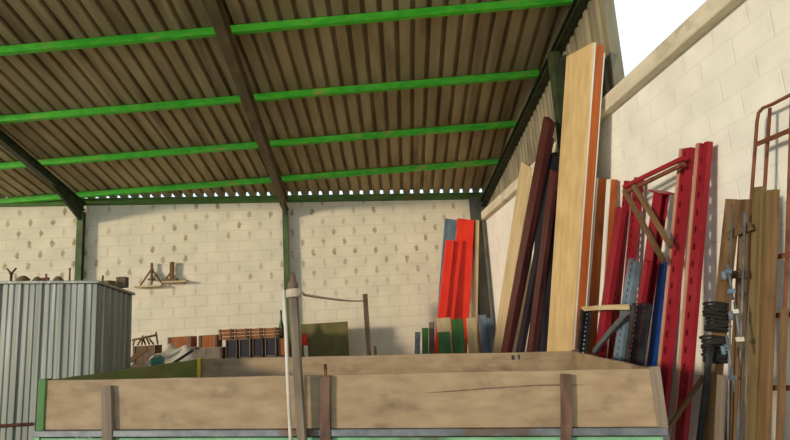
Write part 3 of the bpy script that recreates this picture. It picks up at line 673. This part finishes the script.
# row of dark crates
for i, (x0, x1) in enumerate(((225.5, 237), (239, 250.5), (252.5, 263), (265, 276.5))):
    a = pz(x0, 357.5); b = pz(x1, 357.5); h = pz(250, 338.5).z - zb
    root = empty('storage_crate', ((a.x + b.x) / 2, by, zb)); tag(root, ('leftmost', 'second from left', 'third from left', 'rightmost')[i] + ' of the four dark blue open crates on the bench', 'crate', 'dark crates on the bench')
    m = MB(); z0, z1 = zb + .003, zb + h; x0_, x1_ = a.x + .003, b.x - .003
    m.box(x0_, x0_ + .012, by, by + .35, z0, z1).box(x1_ - .012, x1_, by, by + .35, z0, z1).box(x0_, x1_, by, by + .35, z0, z0 + .012).box(x0_, x1_, by, by + .35, z1 - .012, z1).box(x0_, x1_, by + .33, by + .35, z0, z1)
    m.build('shell', M_['wgrey' if i % 2 else 'wdark'], root, Matrix.Identity(4))
    MB().box(x0_ + .014, x1_ - .014, by + .02, by + .03, z0 + .014, z1 - .014).build('front_panel', M_['navy'], root, Matrix.Identity(4))
# long slatted rust brown box row on top of the crates
h0 = pz(250, 338.5).z
for i, (x0, x1, yt) in enumerate(((218.5, 233, 329), (234, 248, 328.5), (249, 262, 328), (263, 278, 327.5))):
    a = pz(x0, 338); b = pz(x1, 338); zt = pz((x0 + x1) / 2, yt).z
    root = empty('wooden_box', ((a.x + b.x) / 2, by, h0)); tag(root, ('leftmost', 'second from left', 'third from left', 'rightmost')[i] + ' of the low brown slatted boxes lying on the dark crates', 'box', 'slatted boxes on the dark crates')
    m = MB()
    for k in range(3):
        zz = h0 + .004 + (zt - h0) * k / 3; m.box(a.x + .004, b.x - .004, by - .01, by + .006, zz, zz + (zt - h0) * .26).box(a.x + .004, b.x - .004, by + .3, by + .315, zz, zz + (zt - h0) * .26)
        m.box(a.x + .004, a.x + .02, by + .006, by + .3, zz, zz + (zt - h0) * .26).box(b.x - .02, b.x - .004, by + .006, by + .3, zz, zz + (zt - h0) * .26)
    m.box(a.x + .004, b.x - .004, by, by + .3, h0 + .004, h0 + .012)
    m.build('slats', M_['crate'], root, Matrix.Identity(4)); MB().box(a.x + .02, a.x + .045, by - .02, by - .01, h0 + .004, zt).build('batten', M_['wdark'], root, Matrix.Identity(4)); MB().box(b.x - .045, b.x - .02, by - .02, by - .01, h0 + .004, zt).build('batten', M_['wdark'], root, Matrix.Identity(4))
def obox(x0, x1, y0, y1, y, mt, lab, dep=.3, base=None):
    a = pz(x0, y1, y); b = pz(x1, y0, y); z0 = a.z if base is None else base
    root = empty('wooden_box', ((a.x + b.x) / 2, y, z0)); tag(root, lab, 'box')
    MB().box(a.x, b.x, y, y + dep, z0 + .003, b.z).build('body', M_[mt], root, Matrix.Identity(4), bevel=.006)
    MB().box(a.x - .004, a.x + .035, y - .012, y - .001, z0 + .003, b.z).build('batten', M_['wdark'], root, Matrix.Identity(4))
    MB().box(b.x - .035, b.x + .004, y - .012, y - .001, z0 + .003, b.z).build('batten', M_['wdark'], root, Matrix.Identity(4))
    return b.z
# support boxes under the two orange ones
zt = obox(165, 195, 347, 357, by, 'wdark', 'dark low wooden box on the bench below the left orange brown box', base=zb)
obox(168, 191, 336, 346.5, by, 'crate', 'left orange brown box on the bench, behind the grey tarp', base=zt)
zt = obox(196, 222, 347, 357, by, 'wgrey', 'grey low wooden box on the bench beside the dark crates', base=zb)
obox(199, 217, 334.5, 346.5, by, 'crate', 'right orange brown box on the bench, left of the slatted boxes', base=zt)
obox(278, 287, 338, 357, by + .05, 'crate', 'narrow orange box at the right end of the bench', dep=.2, base=zb)
zt = obox(133, 155, 345, 359, by, 'wdark', 'dark wooden box at the left end of the bench', base=zb)
a = pz(143, 345)
root = empty('scrap_rack', (a.x, by + .15, zt)); tag(root, 'tangle of rusty scrap bars on the box at the left end of the bench', 'scrap')
for i in range(7):
    x = a.x - .17 + .055 * i; MB().tube([(x, by + .02 + .03 * i, zt + .012), (x + rnd.uniform(-.06, .1), by + .1, zt + rnd.uniform(.1, .23))], .014, 8).build('scrap_bar', M_['rust'], root, Matrix.Identity(4), smooth=True)
MB().tube([(a.x - .2, by + .05, zt + .1), (a.x + .2, by + .05, zt + .16)], .018, 8).build('scrap_bar', M_['wbrown'], root, Matrix.Identity(4), smooth=True)
# bottle
q = pz(282, 357, by + .5)
bz = zb + .003
topz = pz(282, 310, by + .50).z
o = MB().lathe([(.03, 0), (.045, .01), (.045, (topz - bz) * .62), (.018, (topz - bz) * .78), (.018, topz - bz - .01), (.02, topz - bz)], 16).build('bottle', M_['bottle'], None, Matrix.Translation((q.x, by + .50, bz)), smooth=True)
tag(o, 'tall dark green bottle shape before the middle column foot', 'bottle')

# grey tarp heap on a pallet stack behind the trailer
ty = 8.2
a = aty(150, 362, ty); b = aty(197, 362, ty)
root = empty('pallet_stack', ((a.x + b.x) / 2, ty + .3, 0)); tag(root, 'stack of timber pallets behind the trailer, under the grey tarp', 'pallets')
zz = .01; top_ = aty(170, 366, ty).z
while zz < top_ - .1:
    MB().box(a.x - .75, b.x + .02, ty, ty + .7, zz + .09, zz + .11).box(a.x - .75, b.x + .02, ty, ty + .7, zz, zz + .015).box(a.x - .75, a.x - .65, ty, ty + .7, zz + .015, zz + .09).box(b.x - .1, b.x + .02, ty, ty + .7, zz + .015, zz + .09).box(a.x + .1, a.x + .2, ty, ty + .7, zz + .015, zz + .09).build('pallet', M_['wdark'], root, Matrix.Identity(4)); zz += .125
m = MB(); nx, ny = 26, 16; rr = random.Random(4)
x0, x1 = a.x - .12, b.x; hmax = aty(172, 342, ty + .3).z - zz
for j in range(ny + 1):
    for i in range(nx + 1):
        u, v = i / nx, j / ny; e = min(u, 1 - u, v, 1 - v) * 2
        h = hmax * min(1, (1.5 * e) ** .6) * (.75 + .25 * sin(u * 9 + v * 4) * cos(v * 7 - u * 3)) * (1 - .3 * abs(u - .35)) if e > 0 else 0
        m.v.append((x0 + (x1 - x0) * u, ty + .05 + .6 * v, zz + .004 + h))
for j in range(ny):
    for i in range(nx): k = j * (nx + 1) + i; m.f.append((k, k + 1, k + nx + 2, k + nx + 1))
o = m.build('tarp', M_['tarp'], smooth=True); s = o.modifiers.new('s', 'SOLIDIFY'); s.thickness = .004; s.offset = 1
tag(o, 'crumpled pale grey tarp heaped on the pallets, right of the container', 'tarp')
q = aty(157.5, 364, 7.95)
root = empty('jerry_can', (q.x, 7.95, zz - .08)); tag(root, 'teal plastic can before the grey tarp', 'can')
z0_ = q.z - .02; MB().box(-.085, .085, -.05, .05, 0, .11).build('body', M_['teal'], root, Matrix.Translation((q.x, 7.95, z0_)), bevel=.03)
MB().tube([(-.05, 0, .108), (-.04, 0, .125), (.04, 0, .125), (.05, 0, .108)], .009, 8).build('handle', M_['teal'], root, Matrix.Translation((q.x, 7.95, z0_)), smooth=True)
o = MB().box(-.22, .22, -.16, .16, 0, z0_ - .003).build('wooden_box', M_['wdark'], None, Matrix.Translation((q.x - .03, 7.95, 0.001)), bevel=.01); tag(o, 'dark wooden chest under the teal can, hidden behind the trailer', 'chest')
o = stick('timber_bar', V((aty(118, 364, 8.1).x, 8.1, zz + .03)), aty(147, 348.5, 8.12), .06, .04, M_['wbrown'], seed=40); tag(o, 'brown timber bar slanting up beside the container right corner', 'timber')
o = stick('timber_bar', aty(172, 364, 7.85), aty(193, 350, 7.9), .035, .03, M_['black'], seed=41); tag(o, 'dark bar slanting across the right side of the grey tarp', 'bar')

# olive board, red bottle
a = aty(302, 356, 10.9); b = aty(347.5, 321.5, 10.9)
o = MB().box(a.x, b.x, 10.88, 10.91, .01, b.z).build('board', M_['olive'], bevel=.004); tag(o, 'olive brown board standing before the back wall between the two posts', 'board')
a = aty(306, 352, 10.6)
root = empty('marker_post', (a.x, 10.6, 0)); tag(root, 'white pole with a red head beside the olive board', 'post')
MB().lathe([(.035, 0), (.035, aty(306, 346, 10.6).z)], 12).build('body', M_['white'], root, Matrix.Translation((a.x, 10.6, .01)), smooth=True)
z1, z2 = aty(306, 346, 10.6).z + .01, aty(306, 333.5, 10.6).z
MB().lathe([(.03, 0), (.05, .02), (.045, (z2 - z1) * .7), (.02, z2 - z1)], 14).build('head', M_['redbr'], root, Matrix.Translation((a.x - .02, 10.6, z1)), smooth=True)

# ------------------------------------------------------------------ red panels and odds in the back right corner
def bboard(name, x0t, x1t, yt, x0b, x1b, yb, off_t, off_b, th, mt, lab, cat, group=None, slope=0, seed=1):
    """board leaning on the back wall, wide face to the camera"""
    T = back((x0t + x1t) / 2, yt, off_t); Ft = T - BN * (off_b - off_t); Ft.z = 0; n = BD.cross(Ft - T).normalized()
    P = [on(x, y, T, n) for x, y in ((x0t, yt), (x1t, yt), (x1b, yb), (x0b, yb))]
    lc, tc_ = (P[3] + P[2]) / 2, (P[0] + P[1]) / 2; L = (tc_ - lc).normalized(); F = tc_ - L * ((tc_.z - .02) / L.z)
    Wd = (P[1] - P[0]).length; Mx = frame(F, BD, L)
    return tag(bentboard(Wd, th, (tc_ - F).length, seed=seed, x0=-Wd / 2, y0=0 if (Mx.to_3x3() @ V((0, 1, 0))).y > 0 else -th, warp=.001).build(name, M_[mt], M=Mx, bevel=.012), lab, cat, group)
bboard('red_panel', 457.5, 474.5, 219, 450.5, 467, 340, .28, .80, .05, 'redbr', 'taller bright red panel leaning in the back right corner', 'panel')
bboard('red_panel', 446, 454.5, 240, 437, 444.5, 330, .47, 1.07, .05, 'redbr', 'left one of the two shorter bright red panels', 'panel', 'shorter red panels')
bboard('red_panel', 455, 463, 239.5, 445, 452, 330, .40, 1.0, .05, 'redbr', 'right one of the two shorter bright red panels', 'panel', 'shorter red panels')
bboard('grey_panel', 445, 457, 219, 435.5, 447, 340, .28, .80, .04, 'bluegrey', 'blue grey panel showing above the two shorter bright red panels', 'panel')
bboard('plank', 475.5, 479.5, 220, 472.5, 477, 350, .24, .62, .03, 'wbeige', 'thin pale lath just right of the taller bright red panel', 'lath', seed=5)
def fb_(x0, x1, yt, y, mt, lab, cat, nm='offcut', tilt=0, th=.06):
    a = aty(x0, yt, y); b = aty(x1, yt, y); z = (a.z + b.z) / 2
    top = V(((a.x + b.x) / 2, y, z)); bot = V((top.x - tilt, y - .18, .02))
    o = stick(nm, bot, top, b.x - a.x, th, M_[mt], side=(1, 0, 0), seed=int(x0), bevel=.006); return tag(o, lab, cat)
fb_(436.5, 450, 318, 10.15, 'wbeige', 'pale wide board standing low before the shorter red panels', 'board')
fb_(437.5, 449.5, 332, 9.95, 'dgreen', 'grass green board below the left shorter red panel', 'board')
fb_(451, 463, 319, 10.1, 'dgreen', 'grass green board below the right shorter red panel', 'board')
fb_(466, 475, 318, 10.1, 'wbeige', 'pale wooden block post below the taller red panel', 'board')
fb_(478, 486, 315, 10.9, 'bluegrey', 'blue grey board at the corner, left of its twin', 'board')
fb_(487, 493.5, 318, 10.8, 'bluegrey', 'narrower blue grey board at the corner foot of the right wall', 'board')
fb_(422, 428.5, 328, 10.4, 'dgreen', 'narrow dull green board left of the pale wide board', 'board', tilt=.1)
fb_(429, 434.5, 322, 10.5, 'wgrey', 'narrow grey board just left of the pale wide board', 'board', tilt=.12)
fb_(415, 420.5, 332, 10.4, 'steel', 'thin grey steel strip, leftmost of the low boards by the back wall', 'strip', tilt=.15, th=.02)
